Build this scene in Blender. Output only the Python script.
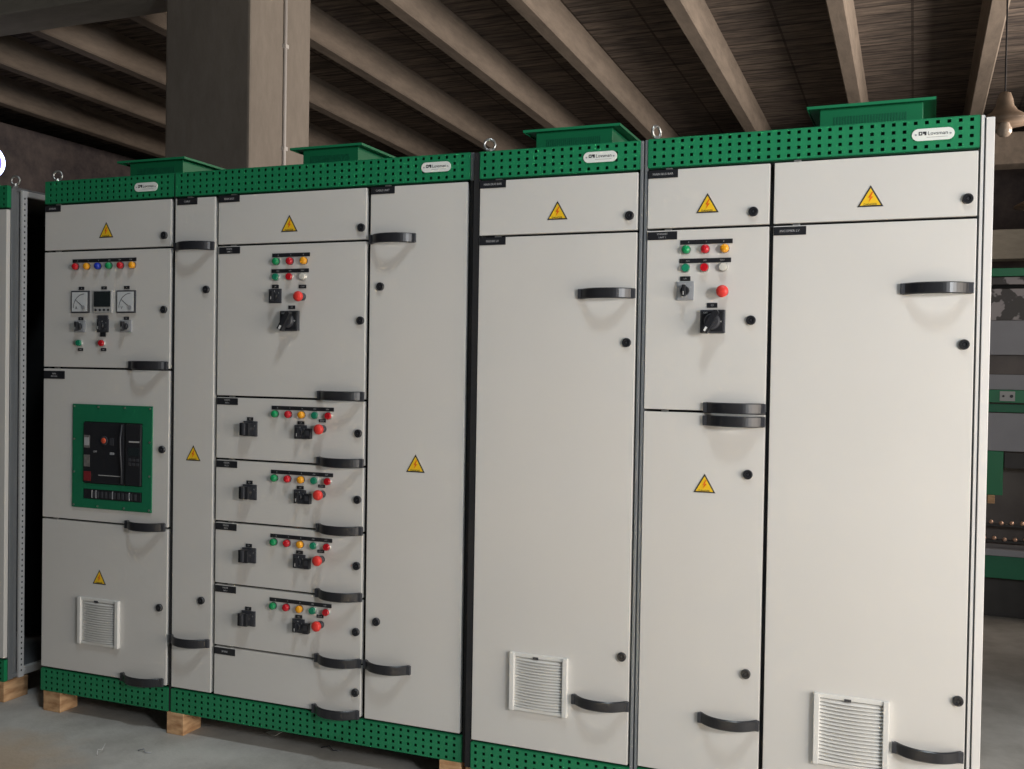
import bpy, bmesh, math, random
from mathutils import Vector, Matrix
random.seed(7)
PI = math.pi
for o in list(bpy.data.objects):
    bpy.data.objects.remove(o)
SC = bpy.context.scene
COL = SC.collection
ZB = 0.09                       # the cabinets stand on 9 cm timber blocks

# ---------------------------------------------------------------- camera
def cam_axes(yaw, pitch, roll):
    cy, sy, cp, sp = math.cos(yaw), math.sin(yaw), math.cos(pitch), math.sin(pitch)
    f = Vector((sy*cp, cy*cp, sp)); r = Vector((cy, -sy, 0)); u = r.cross(f)
    c, s = math.cos(roll), math.sin(roll)
    return f, r*c+u*s, u*c-r*s
CF, CR, CU = cam_axes(math.radians(-21.90444), math.radians(-0.967208), math.radians(0.912894))
CPOS = Vector((3.503143, -3.266505, 1.432612+ZB))
cd = bpy.data.cameras.new('camera')
cd.sensor_fit = 'HORIZONTAL'; cd.sensor_width = 36.0; cd.lens = 36.0*1000.0/1024.0
cd.clip_start = 0.05; cd.clip_end = 200
cam = bpy.data.objects.new('camera', cd); COL.objects.link(cam)
m = Matrix((CR, CU, -CF)).transposed().to_4x4(); m.translation = CPOS
cam.matrix_world = m
SC.camera = cam

# ---------------------------------------------------------------- world, lights, exposure
SC.view_settings.view_transform = 'Standard'
try: SC.view_settings.look = 'None'
except Exception: pass
SC.view_settings.gamma = 1.0
SC.view_settings.use_curve_mapping = False
SC.view_settings.exposure = 0.0
W = bpy.data.worlds.new('world'); SC.world = W; W.use_nodes = True
bg = W.node_tree.nodes['Background']
bg.inputs[0].default_value = (1.0, 0.93, 0.85, 1); bg.inputs[1].default_value = 0.025

def area(name, loc, aim, sx, sy, power, col, spread=180):
    l = bpy.data.lights.new(name, 'AREA'); l.shape = 'RECTANGLE'; l.size = sx; l.size_y = sy
    l.energy = power; l.color = col; l.spread = math.radians(spread)
    o = bpy.data.objects.new(name, l); COL.objects.link(o)
    o.location = loc
    o.rotation_euler = (Vector(aim)-Vector(loc)).to_track_quat('-Z', 'Y').to_euler()
    return o
# daylight through the big hall door to the right, in front of the row
area('daylight_side_window', (6.25, -3.2, 2.25), (2.6, 0, 1.5), 0.5, 0.6, 45, (0.94, 0.97, 1.0), 120)
# wide hall door close by on the right: soft light that fades along the row
area('daylight_hall_door', (6.3, -1.5, 1.2), (2.4, 0, 0.8), 2.0, 2.2, 73, (1.0, 0.89, 0.77), 150)
# roof light high above the aisle
area('daylight_roof_light', (3.7, -2.75, 8.2), (3.3, 0, 1.0), 0.7, 0.7, 74, (0.82, 0.93, 1.0), 120)
# added warm lamp on the unseen floor; its bounce brightens the lower doors
area('sun_shaft', (2.9, -2.1, 7.5), (2.9, -2.1, 0), 1.3, 0.7, 46, (1.0, 0.80, 0.52), 12)
# daylight from the windows on the right of the rear bay
area('daylight_rear_bay', (7.4, 5.0, 2.9), (0.0, 5.0, 4.2), 4.6, 1.7, 232, (1.0, 0.86, 0.75), 120)

# ---------------------------------------------------------------- materials
def node_mat(name):
    m = bpy.data.materials.new(name); m.use_nodes = True
    return m, m.node_tree.nodes, m.node_tree.links, m.node_tree.nodes['Principled BSDF']
def sset(b, **k):
    for a, v in k.items():
        b.inputs[a.replace('_', ' ')].default_value = v
def mat(name, col, rough=0.5, metal=0.0, var=0.0, scale=8.0, bump=0.0, bscale=300.0, spec=0.5, coat=0.0, trans=0.0):
    m, N, L, b = node_mat(name)
    b.inputs['Base Color'].default_value = (*col, 1)
    b.inputs['Roughness'].default_value = rough
    b.inputs['Metallic'].default_value = metal
    b.inputs['Specular IOR Level'].default_value = spec
    if coat: b.inputs['Coat Weight'].default_value = coat
    if trans: b.inputs['Transmission Weight'].default_value = trans
    tc = N.new('ShaderNodeTexCoord')
    if var:
        n = N.new('ShaderNodeTexNoise'); n.inputs['Scale'].default_value = scale; n.inputs['Detail'].default_value = 5
        L.new(tc.outputs['Object'], n.inputs['Vector'])
        r = N.new('ShaderNodeValToRGB')
        r.color_ramp.elements[0].position = 0.3; r.color_ramp.elements[1].position = 0.7
        r.color_ramp.elements[0].color = (*[c*(1-var) for c in col], 1)
        r.color_ramp.elements[1].color = (*[min(1, c*(1+var)) for c in col], 1)
        L.new(n.outputs['Fac'], r.inputs['Fac']); L.new(r.outputs['Color'], b.inputs['Base Color'])
    if bump:
        n2 = N.new('ShaderNodeTexNoise'); n2.inputs['Scale'].default_value = bscale; n2.inputs['Detail'].default_value = 3
        L.new(tc.outputs['Object'], n2.inputs['Vector'])
        bp = N.new('ShaderNodeBump'); bp.inputs['Strength'].default_value = bump; bp.inputs['Distance'].default_value = 0.002
        L.new(n2.outputs['Fac'], bp.inputs['Height']); L.new(bp.outputs['Normal'], b.inputs['Normal'])
    return m
def emit(name, col, st):
    m, N, L, b = node_mat(name)
    b.inputs['Base Color'].default_value = (*col, 1)
    b.inputs['Emission Color'].default_value = (*col, 1); b.inputs['Emission Strength'].default_value = st
    return m
M = {}
M['door'] = mat('light_grey_powder_coat', (0.67, 0.652, 0.622), 0.42, var=0.015, scale=2.5, bump=0.06, bscale=500)
M['green'] = mat('green_powder_coat', (0.012, 0.215, 0.088), 0.42, var=0.05, scale=5, bump=0.04)
M['gdark'] = mat('green_breaker_frame_paint', (0.008, 0.16, 0.075), 0.5, var=0.04)
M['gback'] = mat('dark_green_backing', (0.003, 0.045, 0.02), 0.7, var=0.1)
M['frame'] = mat('grey_steel_profile', (0.30, 0.32, 0.34), 0.4, 0.5, var=0.05)
M['body'] = mat('grey_sheet_steel', (0.20, 0.205, 0.21), 0.6, 0.0, var=0.08)
M['panelw'] = mat('side_panel_light_grey', (0.74, 0.72, 0.70), 0.4, var=0.01)
M['gasket'] = mat('black_rubber_gasket', (0.012, 0.012, 0.014), 0.8, var=0.1)
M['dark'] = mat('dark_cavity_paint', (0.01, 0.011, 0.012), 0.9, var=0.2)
M['black'] = mat('black_plastic', (0.018, 0.019, 0.023), 0.32, var=0.05)
M['bgrey'] = mat('dark_grey_plastic', (0.045, 0.047, 0.055), 0.4, var=0.05)
M['sgrey'] = mat('switch_plate_grey', (0.33, 0.34, 0.36), 0.35, 0.0, var=0.05)
M['white'] = mat('white_print', (0.75, 0.75, 0.73), 0.5, var=0.02)
M['plate'] = mat('white_brand_plate', (0.82, 0.84, 0.80), 0.35, var=0.02)
M['text'] = mat('dark_print', (0.03, 0.03, 0.035), 0.5, var=0.02)
M['ltext'] = mat('pale_grey_print', (0.42, 0.42, 0.43), 0.5, var=0.02)
M['yellow'] = mat('warning_yellow', (0.88, 0.56, 0.02), 0.45, var=0.03)
M['orange'] = mat('warning_orange_red', (0.75, 0.14, 0.01), 0.45, var=0.03)
M['chrome'] = mat('zinc_plated_steel', (0.62, 0.62, 0.60), 0.3, 0.9, var=0.04)
M['grille'] = mat('grille_light_plastic', (0.74, 0.73, 0.70), 0.45, var=0.02)
M['lred'] = mat('red_lens', (0.55, 0.010, 0.02), 0.2, var=0.03, coat=0.5)
M['lgreen'] = mat('green_lens', (0.006, 0.27, 0.09), 0.2, var=0.03, coat=0.5)
M['lteal'] = mat('teal_button', (0.01, 0.22, 0.12), 0.3, var=0.03, coat=0.3)
M['lamber'] = mat('amber_lens', (0.85, 0.36, 0.012), 0.2, var=0.03, coat=0.5)
M['lblue'] = mat('blue_lens', (0.01, 0.035, 0.42), 0.2, var=0.03, coat=0.5)
M['lwhite'] = mat('clear_white_lens', (0.66, 0.64, 0.58), 0.2, var=0.03, coat=0.5)
M['stop'] = mat('red_mushroom_plastic', (0.72, 0.045, 0.035), 0.4, var=0.03)
M['meterface'] = mat('meter_white_face', (0.68, 0.70, 0.71), 0.25, var=0.03, coat=0.6)
M['screen'] = mat('meter_dark_display', (0.02, 0.028, 0.03), 0.12, var=0.05, coat=0.8)
M['bezel'] = mat('meter_pale_bezel', (0.45, 0.45, 0.44), 0.4, var=0.03)
M['dred'] = mat('faded_red_label', (0.22, 0.02, 0.025), 0.5, var=0.1)
M['dred2'] = mat('breaker_red_button', (0.62, 0.09, 0.04), 0.4, var=0.05)
M['mgrey'] = mat('breaker_label_grey', (0.16, 0.15, 0.145), 0.5, var=0.25, scale=60)
M['copper'] = mat('copper_terminal', (0.95, 0.62, 0.45), 0.3, 0.6, var=0.05)  # bright pale orange that imitates small spots of sunlight
M['redsleeve'] = mat('red_busbar_sleeve', (0.25, 0.012, 0.02), 0.5, var=0.1)

# timber: straight grain along x
def timber():
    m, N, L, b = node_mat('raw_pine')
    tc = N.new('ShaderNodeTexCoord'); mp = N.new('ShaderNodeMapping'); mp.inputs['Scale'].default_value = (9, 6, 22)
    n = N.new('ShaderNodeTexNoise'); n.inputs['Scale'].default_value = 2.0; n.inputs['Detail'].default_value = 5
    r = N.new('ShaderNodeValToRGB')
    r.color_ramp.elements[0].position = 0.32; r.color_ramp.elements[0].color = (0.38, 0.19, 0.085, 1)
    r.color_ramp.elements[1].position = 0.62; r.color_ramp.elements[1].color = (0.66, 0.41, 0.22, 1)
    L.new(tc.outputs['Object'], mp.inputs['Vector']); L.new(mp.outputs['Vector'], n.inputs['Vector'])
    L.new(n.outputs['Fac'], r.inputs['Fac']); L.new(r.outputs['Color'], b.inputs['Base Color'])
    b.inputs['Roughness'].default_value = 0.75
    return m
M['wood'] = timber()
# concrete with long stains
def concrete(name, c0, c1, sc=(1, 1, 1), scale=2.2, bump=0.35, rough=0.9, fine=14.0):
    m, N, L, b = node_mat(name)
    tc = N.new('ShaderNodeTexCoord'); mp = N.new('ShaderNodeMapping'); mp.inputs['Scale'].default_value = sc
    n = N.new('ShaderNodeTexNoise'); n.inputs['Scale'].default_value = scale; n.inputs['Detail'].default_value = 7; n.inputs['Roughness'].default_value = 0.62
    f = N.new('ShaderNodeTexNoise'); f.inputs['Scale'].default_value = fine; f.inputs['Detail'].default_value = 6; f.inputs['Roughness'].default_value = 0.7
    mx = N.new('ShaderNodeMath'); mx.operation = 'ADD'
    h = N.new('ShaderNodeMath'); h.operation = 'MULTIPLY'; h.inputs[1].default_value = 0.5
    r = N.new('ShaderNodeValToRGB')
    r.color_ramp.elements[0].position = 0.33; r.color_ramp.elements[0].color = (*c0, 1)
    r.color_ramp.elements[1].position = 0.66; r.color_ramp.elements[1].color = (*c1, 1)
    L.new(tc.outputs['Object'], mp.inputs['Vector'])
    L.new(mp.outputs['Vector'], n.inputs['Vector']); L.new(mp.outputs['Vector'], f.inputs['Vector'])
    L.new(n.outputs['Fac'], mx.inputs[0]); L.new(f.outputs['Fac'], mx.inputs[1]); L.new(mx.outputs[0], h.inputs[0])
    L.new(h.outputs[0], r.inputs['Fac']); L.new(r.outputs['Color'], b.inputs['Base Color'])
    bp = N.new('ShaderNodeBump'); bp.inputs['Strength'].default_value = bump; bp.inputs['Distance'].default_value = 0.01
    L.new(f.outputs['Fac'], bp.inputs['Height']); L.new(bp.outputs['Normal'], b.inputs['Normal'])
    b.inputs['Roughness'].default_value = rough
    return m
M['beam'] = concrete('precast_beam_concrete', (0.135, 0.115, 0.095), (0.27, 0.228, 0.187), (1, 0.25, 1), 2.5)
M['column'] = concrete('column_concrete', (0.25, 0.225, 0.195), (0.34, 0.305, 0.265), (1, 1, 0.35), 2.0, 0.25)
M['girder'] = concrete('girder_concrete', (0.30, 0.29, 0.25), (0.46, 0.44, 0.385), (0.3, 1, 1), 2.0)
M['wall'] = concrete('stained_wall_plaster', (0.045, 0.042, 0.055), (0.20, 0.17, 0.16), (1, 1, 1), 0.9, 0.3, fine=5)
# ribbed dark roof deck, boards laid across (along x)
def deck():
    m, N, L, b = node_mat('dark_ribbed_roof_deck')
    tc = N.new('ShaderNodeTexCoord')
    mp = N.new('ShaderNodeMapping'); mp.inputs['Scale'].default_value = (1.2, 9, 1)
    n = N.new('ShaderNodeTexNoise'); n.inputs['Scale'].default_value = 2.4; n.inputs['Detail'].default_value = 6; n.inputs['Roughness'].default_value = 0.65
    L.new(tc.outputs['Object'], mp.inputs['Vector']); L.new(mp.outputs['Vector'], n.inputs['Vector'])
    br = N.new('ShaderNodeTexBrick'); br.inputs['Scale'].default_value = 1.0
    br.inputs['Brick Width'].default_value = 0.57; br.inputs['Row Height'].default_value = 0.2
    br.inputs['Mortar Size'].default_value = 0.012; br.offset = 0.0
    br.inputs['Color1'].default_value = (1, 1, 1, 1); br.inputs['Color2'].default_value = (0.55, 0.55, 0.58, 1); br.inputs['Mortar'].default_value = (0.22, 0.2, 0.2, 1)
    L.new(tc.outputs['Object'], br.inputs['Vector'])
    r = N.new('ShaderNodeValToRGB')
    r.color_ramp.elements[0].position = 0.36; r.color_ramp.elements[0].color = (0.07, 0.062, 0.060, 1)
    r.color_ramp.elements[1].position = 0.68; r.color_ramp.elements[1].color = (0.30, 0.25, 0.205, 1)
    L.new(n.outputs['Fac'], r.inputs['Fac'])
    mx = N.new('ShaderNodeMix'); mx.data_type = 'RGBA'; mx.blend_type = 'MULTIPLY'; mx.inputs[0].default_value = 0.8
    L.new(r.outputs['Color'], mx.inputs[6]); L.new(br.outputs['Color'], mx.inputs[7])
    L.new(mx.outputs[2], b.inputs['Base Color'])
    b.inputs['Roughness'].default_value = 0.9
    return m
M['deck'] = deck()
# dusty concrete floor with a tan dust stain near the left block
def floor_mat():
    m, N, L, b = node_mat('dusty_concrete_floor')
    tc = N.new('ShaderNodeTexCoord')
    n = N.new('ShaderNodeTexNoise'); n.inputs['Scale'].default_value = 1.6; n.inputs['Detail'].default_value = 9; n.inputs['Roughness'].default_value = 0.65
    L.new(tc.outputs['Object'], n.inputs['Vector'])
    r = N.new('ShaderNodeValToRGB')
    r.color_ramp.elements[0].position = 0.35; r.color_ramp.elements[0].color = (0.33, 0.31, 0.28, 1)
    r.color_ramp.elements[1].position = 0.66; r.color_ramp.elements[1].color = (0.60, 0.58, 0.54, 1)
    L.new(n.outputs['Fac'], r.inputs['Fac'])
    # tan patch
    mp = N.new('ShaderNodeMapping'); mp.inputs['Location'].default_value = (-0.25, 0.58, 0)
    mp.vector_type = 'POINT'
    L.new(tc.outputs['Object'], mp.inputs['Vector'])
    g = N.new('ShaderNodeVectorMath'); g.operation = 'LENGTH'; L.new(mp.outputs['Vector'], g.inputs[0])
    n2 = N.new('ShaderNodeTexNoise'); n2.inputs['Scale'].default_value = 7; n2.inputs['Detail'].default_value = 6
    L.new(tc.outputs['Object'], n2.inputs['Vector'])
    ad = N.new('ShaderNodeMath'); ad.operation = 'MULTIPLY_ADD'; ad.inputs[1].default_value = 0.35
    L.new(n2.outputs['Fac'], ad.inputs[0]); L.new(g.outputs['Value'], ad.inputs[2])
    r2 = N.new('ShaderNodeValToRGB')
    r2.color_ramp.elements[0].position = 0.40; r2.color_ramp.elements[0].color = (1, 1, 1, 1)
    r2.color_ramp.elements[1].position = 0.60; r2.color_ramp.elements[1].color = (0, 0, 0, 1)
    L.new(ad.outputs[0], r2.inputs['Fac'])
    mx = N.new('ShaderNodeMix'); mx.data_type = 'RGBA'; mx.inputs[7].default_value = (0.60, 0.40, 0.22, 1)
    mm = N.new('ShaderNodeMath'); mm.operation = 'MULTIPLY'; mm.inputs[1].default_value = 0.5
    L.new(r2.outputs['Color'], mm.inputs[0]); L.new(mm.outputs[0], mx.inputs[0])
    L.new(r.outputs['Color'], mx.inputs[6]); L.new(mx.outputs[2], b.inputs['Base Color'])
    f = N.new('ShaderNodeTexNoise'); f.inputs['Scale'].default_value = 60; f.inputs['Detail'].default_value = 5
    L.new(tc.outputs['Object'], f.inputs['Vector'])
    bp = N.new('ShaderNodeBump'); bp.inputs['Strength'].default_value = 0.3; bp.inputs['Distance'].default_value = 0.006
    L.new(f.outputs['Fac'], bp.inputs['Height']); L.new(bp.outputs['Normal'], b.inputs['Normal'])
    b.inputs['Roughness'].default_value = 0.7
    return m
M['floor'] = floor_mat()
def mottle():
    m, N, L, b = node_mat('grey_panel_with_dark_mottled_stains')  # noise breaks the pale grey into dark patches
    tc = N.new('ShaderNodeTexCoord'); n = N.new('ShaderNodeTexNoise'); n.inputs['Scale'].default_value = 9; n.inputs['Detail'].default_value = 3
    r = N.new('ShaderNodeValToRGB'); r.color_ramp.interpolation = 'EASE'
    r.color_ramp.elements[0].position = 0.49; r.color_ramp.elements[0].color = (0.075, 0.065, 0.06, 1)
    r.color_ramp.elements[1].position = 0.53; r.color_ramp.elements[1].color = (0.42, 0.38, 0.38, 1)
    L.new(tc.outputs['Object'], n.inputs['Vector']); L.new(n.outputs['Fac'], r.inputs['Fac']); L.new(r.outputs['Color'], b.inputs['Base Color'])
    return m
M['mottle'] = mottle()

# ---------------------------------------------------------------- mesh building
class MB:
    def __init__(self):
        self.v = []; self.f = []; self.mi = []; self.sm = []; self.mats = []
    def mid(self, k):
        if k not in self.mats: self.mats.append(k)
        return self.mats.index(k)
    def raw(self, vs, fs, k, smooth=False):
        o = len(self.v); i = self.mid(k)
        self.v += [tuple(p) for p in vs]
        for f in fs:
            self.f.append([a+o for a in f]); self.mi.append(i); self.sm.append(smooth)
        return self
    def box(self, x0, x1, y0, y1, z0, z1, k, bev=0.0):
        vs = [(x0,y0,z0),(x1,y0,z0),(x1,y1,z0),(x0,y1,z0),(x0,y0,z1),(x1,y0,z1),(x1,y1,z1),(x0,y1,z1)]
        fs = [(0,3,2,1),(4,5,6,7),(0,1,5,4),(1,2,6,5),(2,3,7,6),(3,0,4,7)]
        if bev:
            b = bmesh.new(); bv = [b.verts.new(p) for p in vs]
            for f in fs: b.faces.new([bv[i] for i in f])
            bmesh.ops.bevel(b, geom=list(b.edges), offset=bev, segments=2, profile=0.6, affect='EDGES')
            b.verts.ensure_lookup_table(); b.verts.index_update()
            self.raw([tuple(p.co) for p in b.verts], [[p.index for p in f.verts] for f in b.faces], k, False)
            b.free()
        else:
            self.raw(vs, fs, k)
        return self
    def lathe(self, c, axis, prof, k, n=20, smooth=True):
        """prof: list of (distance along axis, radius); axis unit vector"""
        a = Vector(axis).normalized(); t = Vector((0,0,1)) if abs(a.z) < 0.9 else Vector((1,0,0))
        e1 = a.cross(t).normalized(); e2 = a.cross(e1)
        vs = []; fs = []; c = Vector(c)
        for d, r in prof:
            for i in range(n):
                th = 2*PI*i/n
                vs.append(c+a*d+(e1*math.cos(th)+e2*math.sin(th))*max(r, 1e-5))
        for j in range(len(prof)-1):
            for i in range(n):
                q = (i+1) % n
                fs.append((j*n+i, j*n+q, (j+1)*n+q, (j+1)*n+i))
        fs.append(tuple(range(n-1, -1, -1))); fs.append(tuple((len(prof)-1)*n+i for i in range(n)))
        self.raw(vs, fs, k, smooth); return self
    def cyl(self, c, axis, L, r, k, n=18, bev=0.0):
        pr = [(0, r), (L-bev, r), (L, r-bev)] if bev else [(0, r), (L, r)]
        return self.lathe(c, axis, pr, k, n, False)
    def tube(self, pts, r, k, n=8):
        pts = [Vector(p) for p in pts]; vs = []; fs = []
        for i, p in enumerate(pts):
            d = (pts[min(i+1, len(pts)-1)]-pts[max(i-1, 0)]).normalized()
            t = Vector((0,0,1)) if abs(d.z) < 0.9 else Vector((1,0,0))
            e1 = d.cross(t).normalized(); e2 = d.cross(e1)
            for j in range(n):
                th = 2*PI*j/n; vs.append(p+(e1*math.cos(th)+e2*math.sin(th))*r)
        for i in range(len(pts)-1):
            for j in range(n):
                q = (j+1) % n; fs.append((i*n+j, i*n+q, (i+1)*n+q, (i+1)*n+j))
        fs.append(tuple(range(n-1,-1,-1))); fs.append(tuple((len(pts)-1)*n+i for i in range(n)))
        self.raw(vs, fs, k, True); return self
    def torus(self, c, R, r, axis, k, n=24, m=8):
        a = Vector(axis).normalized(); t = Vector((0,0,1)) if abs(a.z) < 0.9 else Vector((1,0,0))
        e1 = a.cross(t).normalized(); e2 = a.cross(e1); vs = []; fs = []; c = Vector(c)
        for i in range(n):
            th = 2*PI*i/n; d = e1*math.cos(th)+e2*math.sin(th)
            for j in range(m):
                ph = 2*PI*j/m; vs.append(c+d*(R+r*math.cos(ph))+a*(r*math.sin(ph)))
        for i in range(n):
            for j in range(m):
                fs.append((i*m+j, i*m+(j+1) % m, ((i+1) % n)*m+(j+1) % m, ((i+1) % n)*m+j))
        self.raw(vs, fs, k, True); return self
    def prism(self, poly, y0, y1, k):
        """poly of (x, z) extruded in y"""
        n = len(poly)
        vs = [(x, y0, z) for x, z in poly]+[(x, y1, z) for x, z in poly]
        fs = [tuple(range(n)), tuple(range(2*n-1, n-1, -1))]+[(i, n+i, n+(i+1) % n, (i+1) % n) for i in range(n)]
        self.raw(vs, fs, k); return self
    def text(self, s, x, z, y, size, k, depth=0.0006, sx=1.0):
        """text centred on (x, z) on the plane y, facing -y"""
        vs, fs, w, h = glyphs(s)
        q = size
        self.raw([(x+(a-w/2)*q*sx, y-depth*(1 if c > 0 else 0), z+(b-h/2)*q) for a, b, c in vs], fs, k)
        return self
    def build(self, name, parent=None, loc=(0,0,0), rot=(0,0,0)):
        me = bpy.data.meshes.new(name); me.from_pydata([tuple(p) for p in self.v], [], self.f)
        for kk in self.mats: me.materials.append(M[kk])
        me.polygons.foreach_set('material_index', self.mi)
        me.polygons.foreach_set('use_smooth', self.sm)
        me.update()
        b = bmesh.new(); b.from_mesh(me); bmesh.ops.recalc_face_normals(b, faces=b.faces); b.to_mesh(me); b.free()
        return link(name, me, parent, loc, rot)
def link(name, me, parent=None, loc=(0,0,0), rot=(0,0,0)):
    o = bpy.data.objects.new(name, me); COL.objects.link(o)
    o.location = loc; o.rotation_euler = rot
    if parent is not None: o.parent = parent
    return o
_g = {}
def glyphs(s):
    if s in _g: return _g[s]
    c = bpy.data.curves.new('t', 'FONT'); c.body = s; c.size = 1.0; c.extrude = 0.5; c.resolution_u = 2
    o = bpy.data.objects.new('t', c); COL.objects.link(o)
    dg = bpy.context.evaluated_depsgraph_get(); dg.update()
    me = o.evaluated_get(dg).to_mesh()
    vs = [(v.co.x, v.co.y, v.co.z) for v in me.vertices]; fs = [tuple(p.vertices) for p in me.polygons]
    o.evaluated_get(dg).to_mesh_clear()
    bpy.data.objects.remove(o); bpy.data.curves.remove(c)
    x0 = min(v[0] for v in vs); x1 = max(v[0] for v in vs); y0 = min(v[1] for v in vs); y1 = max(v[1] for v in vs)
    _g[s] = ([(a-x0, b-y0, c_) for a, b, c_ in vs], fs, x1-x0, y1-y0)
    return _g[s]
def empty(name, loc, rot=(0,0,0)):
    o = bpy.data.objects.new(name, None); COL.objects.link(o); o.location = loc; o.rotation_euler = rot
    o.empty_display_size = 0.1
    return o
def tag(o, label, cat, group=None):
    o['label'] = label; o['category'] = cat
    if group: o['group'] = group
    return o
def struct(o):
    o['kind'] = 'structure'; return o

# ---------------------------------------------------------------- the building
struct(MB().box(-14, 14, -9, 11, -0.2, 0.0, 'floor').build('floor'))
BZ = lambda y: 4.43+ZB-0.028*(y-2)          # underside of the roof beams
def slopebox(mb, x0, x1, y0, y1, dz0, dz1, k):
    vs = [(x0,y0,BZ(y0)+dz0),(x1,y0,BZ(y0)+dz0),(x1,y1,BZ(y1)+dz0),(x0,y1,BZ(y1)+dz0),
          (x0,y0,BZ(y0)+dz1),(x1,y0,BZ(y0)+dz1),(x1,y1,BZ(y1)+dz1),(x0,y1,BZ(y1)+dz1)]
    mb.raw(vs, [(0,3,2,1),(4,5,6,7),(0,1,5,4),(1,2,6,5),(2,3,7,6),(3,0,4,7)], k); return mb
c = MB(); slopebox(c, -14, 12, -0.9, 11, 0.30, 0.50, 'deck'); struct(c.build('ceiling'))
w = MB().box(-14, 14, 10.9, 11.1, 0, 4.6, 'wall').build('wall_back'); struct(w)
w = MB().box(-7.4, -7.2, -9, 10.9, 0, 4.5, 'wall').build('wall_left'); struct(w)
struct(MB().box(5.3, 5.45, 0.2, 3.2, 0, 2.8, 'wall').build('wall_right'))  # added out of view to keep front light off the rack and rear floor
# roof beams: tapered precast sections
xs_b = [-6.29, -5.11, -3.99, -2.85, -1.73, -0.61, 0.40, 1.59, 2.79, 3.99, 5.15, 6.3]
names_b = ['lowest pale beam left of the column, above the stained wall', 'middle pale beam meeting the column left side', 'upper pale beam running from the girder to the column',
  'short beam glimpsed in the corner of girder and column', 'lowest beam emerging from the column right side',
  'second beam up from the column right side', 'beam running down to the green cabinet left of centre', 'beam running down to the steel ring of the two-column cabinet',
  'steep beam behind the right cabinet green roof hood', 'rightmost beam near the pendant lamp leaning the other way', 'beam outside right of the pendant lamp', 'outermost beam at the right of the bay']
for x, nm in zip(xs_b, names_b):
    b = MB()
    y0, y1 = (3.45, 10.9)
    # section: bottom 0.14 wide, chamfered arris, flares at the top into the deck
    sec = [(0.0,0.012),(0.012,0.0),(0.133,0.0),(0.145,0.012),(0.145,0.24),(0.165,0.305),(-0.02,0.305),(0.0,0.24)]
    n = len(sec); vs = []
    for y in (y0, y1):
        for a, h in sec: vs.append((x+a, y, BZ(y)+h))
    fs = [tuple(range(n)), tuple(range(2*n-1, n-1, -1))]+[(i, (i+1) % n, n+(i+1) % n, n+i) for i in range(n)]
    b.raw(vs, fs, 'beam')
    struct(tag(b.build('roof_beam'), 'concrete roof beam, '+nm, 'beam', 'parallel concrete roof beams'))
# main girder along x
g = MB(); z0 = BZ(3.45)
g.box(-13.9, 12, 3.02, 3.45, z0-0.03, z0+0.12, 'girder', 0.012)
g.box(-13.9, 12, 3.12, 3.42, z0+0.12, z0+0.62, 'girder')
tag(g.build('concrete_girder'), 'wide concrete girder crossing the upper left corner and resting on the column', 'girder')
# column
def ray_y(u, v, y):
    d = CF+CR*((u-512)/1000)-CU*((v-384.5)/1000)
    return CPOS+d*((y-CPOS.y)/d.y)
YC = 2.95
xa = ray_y(165, 100, YC).x; xb = ray_y(249.5, 100, YC).x
d = CF+CR*((310-512)/1000)-CU*((100-384.5)/1000); yb = CPOS.y+d.y*((xb-CPOS.x)/d.x)
c = MB().box(xa, xb, YC, yb, 0, z0+0.6, 'column', 0.02)
tag(c.build('concrete_column'), 'square concrete column rising behind the two left cabinets', 'column')
d = CF+CR*((283.5-512)/1000)-CU*((100-384.5)/1000); ym = CPOS.y+d.y*((xb-CPOS.x)/d.x)
c = MB().tube([(xb+0.012, ym, 0.3), (xb+0.012, ym, 2.6), (xb+0.012, ym, z0-0.05)], 0.014, 'panelw', 10)
for zz in (1.2, 2.4, 3.2, 4.0): c.box(xb, xb+0.03, ym-0.022, ym+0.022, zz, zz+0.03, 'panelw')
tag(c.build('cable_conduit'), 'thin pale vertical conduit fixed to the right face of the column', 'conduit')
# lintel of the back wall
struct(MB().box(-14, 14, 8.95, 9.3, 3.75+ZB, 4.10+ZB, 'beam', 0.02).build('trim_1'))
struct(MB().box(-14, 14, 9.8, 10.1, 2.80+ZB, 3.15+ZB, 'girder', 0.02).build('trim_2'))

# ---------------------------------------------------------------- cabinet parts
def perf(mb, x0, x1, z0, z1, pitch=0.0315, rows=4, hole=0.0105, y=0.0, t=0.002, k='green'):
    n = int((x1-x0-0.03)/pitch)+1
    mx = (x1-x0-(n-1)*pitch)/2
    rp = 0.0240; mz = (z1-z0-(rows-1)*rp)/2
    X = [x0]; 
    for i in range(n):
        cx = x0+mx+i*pitch; X += [cx-hole/2, cx+hole/2]
    X.append(x1)
    Z = [z0]
    for j in range(rows):
        cz = z0+mz+j*rp; Z += [cz-hole/2, cz+hole/2]
    Z.append(z1)
    nx, nz = len(X), len(Z)
    vs = [(a, y, c_) for c_ in Z for a in X]+[(a, y+t, c_) for c_ in Z for a in X]
    o = nx*nz; fs = []
    for j in range(nz-1):
        for i in range(nx-1):
            q = (j*nx+i, j*nx+i+1, (j+1)*nx+i+1, (j+1)*nx+i)
            if i % 2 == 1 and j % 2 == 1:
                for a in range(4):
                    p1, p2 = q[a], q[(a+1) % 4]
                    fs.append((p1, p2, p2+o, p1+o))
            else:
                fs.append(q); fs.append(tuple(p+o for p in q[::-1]))
    mb.raw(vs, fs, k)
    # folded edges
    mb.box(x0, x1, y, y+0.02, z1-0.001, z1+0.001, k); mb.box(x0, x1, y, y+0.02, z0-0.001, z0+0.001, k)
    mb.box(x1-0.001, x1+0.0015, y, y+0.02, z0, z1, k); mb.box(x0-0.0015, x0+0.001, y, y+0.02, z0, z1, k)
    return mb
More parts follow.
